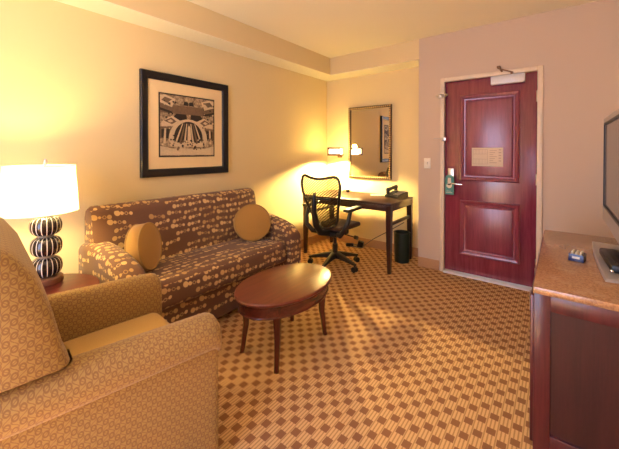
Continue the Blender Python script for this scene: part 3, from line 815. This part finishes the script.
# back cushion: full width T shaped, raked, rounded top; profile in y,z extruded along x
prof = [(-.084, .44), (-.090, .60), (-.106, .72), (-.132, .84), (-.168, .945), (-.214, 1.018), (-.262, 1.054), (-.318, 1.068), (-.370, 1.060), (-.410, 1.030), (-.428, 1.0), (-.425, .80), (-.42, .60), (-.42, .44)]
m = MB(); rings = []; NB = 10; W = HW+.005
cy0 = -.28; cz0 = .75
def pr(k, x, sh=0): return [(x, cy0+(y-cy0)*k, cz0+(z-cz0)*(1-(1-k)*.45)) for y, z in prof]
rings.append(pr(.86, -W)); rings.append(pr(.95, -W+.012)); rings.append(pr(1, -W+.035))
for k in range(1, NB): rings.append(pr(1+.02*math.sin(PI*k/NB), -W+.035+(2*W-.07)*k/NB))
rings.append(pr(1, W-.035)); rings.append(pr(.95, W-.012)); rings.append(pr(.86, W))
for r in rings:
    for i, (x, y, z) in enumerate(r):
        if z < .68: r[i] = (x, y, max(z, .672+(.0 if abs(x) > HW-.14 else -.17)))
m.loft(rings); bkc = m.build('back_cushion', M['armchair'], t, smooth=50)
m = MB(); m.rbox((0, -.395, .36), (2*HW-.14, .07, .56), .02); m.build('back_frame', M['armchair'], t)
for a in (-1, 1):
    for b in (-1, 1):
        MB().cyl((a*(HW-.09), b*.34-.02, 0), (a*(HW-.09), b*.34-.02, .055), .020, 14, .026).build('leg', M['mahz'], t)

# ------------------------------------------------------------------ cabinet, worktop, television
CX0, CX1, CY0, CY1, CT = 2.645, XR, -2.006, -.816, .745
t = thing('media_cabinet', 'dark red wooden cabinet with recessed end panel under granite top', 'cabinet', ((CX0+CX1)/2, (CY0+CY1)/2, 0))
cw, cd, ctop = (CX1-CX0)/2, (CY1-CY0)/2, CT-.028
m = MB(); m.box((0, 0, ctop/2+.03), (2*cw, 2*cd-.036, ctop-.06)); m.box((.02, 0, .03), (2*cw-.05, 2*cd-.06, .06))
m.build('carcass', M['cab'], t, smooth=0)
for s in (-1, 1):
    m = MB(); y = s*(cd-.009); sw = .055; hh = ctop-.06
    m.box((-cw+sw/2, y, .06+hh/2), (sw, .018, hh), bev=.002); m.box((cw-sw/2, y, .06+hh/2), (sw, .018, hh), bev=.002)
    m.box((0, y, ctop-.032), (2*cw-2*sw, .018, .064), bev=.002); m.box((0, y, .06+.045), (2*cw-2*sw, .018, .09), bev=.002)
    fr_ = m.build('end_frame', M['cab'], t)
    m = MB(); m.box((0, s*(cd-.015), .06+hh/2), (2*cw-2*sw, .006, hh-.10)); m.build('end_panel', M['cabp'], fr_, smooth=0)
for k in range(3):
    yc = -cd+.02+(2*cd-.04)*(k+.5)/3; m = MB(); m.box((-cw-.004, yc, ctop/2+.03), (.018, (2*cd-.04)/3-.008, ctop-.10), bev=.003)
    d = m.build('door', M['cab'], t)
    m = MB(); m.cyl((-cw-.03, yc+.13, .50), (-cw-.03, yc+.13, .60), .005, 8)
    for zz in (.505, .595): m.cyl((-cw-.012, yc+.13, zz), (-cw-.03, yc+.13, zz), .004, 8)
    m.build('handle', M['metal'], d)
m = MB(); m.box(((2.6425+CX1)/2, (CY0-.010+CY1)/2, CT-.014), (CX1-2.6425, CY1-CY0+.010, .028), bev=.004)
tag(m.build('granite_worktop', M['granite']), 'speckled brown granite worktop covering the dark red cabinet', 'worktop')

TX, TY0, TY1, TZ0, TZ1 = 2.938, -1.93, -.905, .872, 1.497
t = thing('television', 'flat silver framed television on a grey stand facing the sofa', 'television', (TX, (TY0+TY1)/2, CT))
tw, tz0, tz1 = (TY1-TY0)/2, TZ0-CT, TZ1-CT
m = MB(); m.box((.045, 0, (tz0+tz1)/2), (.07, 2*tw-.01, tz1-tz0-.01), bev=.01); m.build('rear_housing', M['black'], t)
def tr(i, x, b=0): return [(x, -tw+i, tz0+i+b), (x, tw-i, tz0+i+b), (x, tw-i, tz1-i), (x, -tw+i, tz1-i)]
m = MB(); m.loft([tr(.0, .03), tr(0, .004), tr(.004, 0), tr(.030, .0, .055), tr(.034, .006, .055)], cap=False); m.build('frame', M['silver'], t, smooth=15)
m = MB(); m.loft([tr(.030, .001, .055), tr(.030, -.002, .055), tr(.042, -.002, .055), tr(.042, .004, .055)], cap=False); m.build('inner_bezel', M['black'], t, smooth=15)
m = MB(); m.poly(tr(.034, .005, .055)); m.build('screen', M['screen'], t, smooth=0)
m = MB(); out = []
for k in range(25):
    f = 1-2*k/24; out.append((-.058-.010*(1-f*f), .36*f))
out += [(.21, -.30), (.21, .30)]
m.loft([[(x, y, .001) for x, y in out], [(x, y, .010) for x, y in out], [(x*.97+.003, y*.985, .014) for x, y in out]]); m.build('stand_base', M['silver'], t, smooth=30)
m = MB(); m.box((.12, 0, .08), (.05, .30, .145), bev=.012); m.build('stand_neck', M['black'], t)

# small items on the worktop
t = thing('packet_holder', 'small dark blue holder with pale packets on the granite worktop', 'holder', (2.798, -1.50, CT), rad(-12))
m = MB(); hx2, hy2 = .030, .032
for s in (-1, 1):
    m.box((s*(hx2-.002), 0, .018), (.004, 2*hy2, .036), bev=.001); m.box((0, s*(hy2-.002), .018), (2*hx2, .004, .036), bev=.001)
m.box((0, 0, .003), (2*hx2, 2*hy2, .006), bev=.001); m.build('holder_box', M['blue'], t)
for k in range(3):
    MB().box((-.017+.017*k, .002, .028), (.009, .046, .036), rot=(.1, 0, 0), bev=.002).build('packet', M['cream'], t)
m = MB(); m.box((0, -hy2-.0012, .020), (.030, .002, .010)); m.build('front_label', M['white'], t, smooth=0)

t = thing('black_case', 'black ribbed remote case lying on the grey television stand', 'remote case', (2.945, -1.52, CT+.0145), rad(3))
m = MB(); m.box((.015, .0, .019), (.125, .32, .037), bev=.010); m.build('case_body', M['black'], t)
m = MB()
for k in range(6): m.box((-.025+.018*k, .0, .0385), (.006, .22, .004), bev=.001)
m.build('ribs', M['black'], t)
MB().sphere((-.045, -.162, .010), (.008, .006, .008), 12, 8).build('metal_stud', M['chrome'], t)

# ------------------------------------------------------------------ light
def light(name, typ, loc, energy, color, **kw):
    l = bpy.data.lights.new(name, typ); l.energy = energy; l.color = color
    rot = kw.pop('rot', None)
    for k, v in kw.items(): setattr(l, k, v)
    o = bpy.data.objects.new(name, l); COL.objects.link(o); o.location = loc
    if rot: o.rotation_euler = rot
    return o
light('table_lamp_light', 'POINT', LAMP, 56, (1.0, .72, .25), shadow_soft_size=.045)
light('wall_lamp_light', 'SPOT', (LX, R-.275, LZ-.062), 225, (1.0, .72, .28), spot_size=rad(156), spot_blend=.30, shadow_soft_size=.03)
light('wall_lamp_spill', 'POINT', (LX, R-.275+.02, LZ+.075), 10.0, (1.0, .70, .18), shadow_soft_size=.03)
light('window_light', 'AREA', ((WX0+WX1)/2, YN+.01, (WZ0+WZ1)/2), 52, (.58, .66, 1.0), shape='RECTANGLE', size=WX1-WX0, size_y=WZ1-WZ0, rot=(PI/2, 0, 0))
light('bounce_sun', 'SUN', (1.8, -8, 6), 110, (1.0, .90, .76), angle=rad(1), rot=(rad(26), 0, 0))  # added sun; its out-of-view floor patch bounces fill up to ceiling and soffits

wd = bpy.data.worlds.new('World'); S.world = wd; wd.use_nodes = True
bg = wd.node_tree.nodes['Background']; bg.inputs[0].default_value = (.85, .92, 1.0, 1); bg.inputs[1].default_value = 1.2

# ------------------------------------------------------------------ camera
cam = bpy.data.cameras.new('Camera'); co = bpy.data.objects.new('Camera', cam); COL.objects.link(co)
cam.sensor_width = 36; cam.lens = 321.046/619*36; cam.shift_y = -(224.5-154.25)/619; cam.clip_start = .02
co.location = (2.7267, -3.6077, 1.299); co.rotation_euler = (PI/2-.0111, 0, .6632)
S.camera = co
S.view_settings.view_transform = 'Standard'; S.view_settings.look = 'None'
S.view_settings.exposure = 0.32
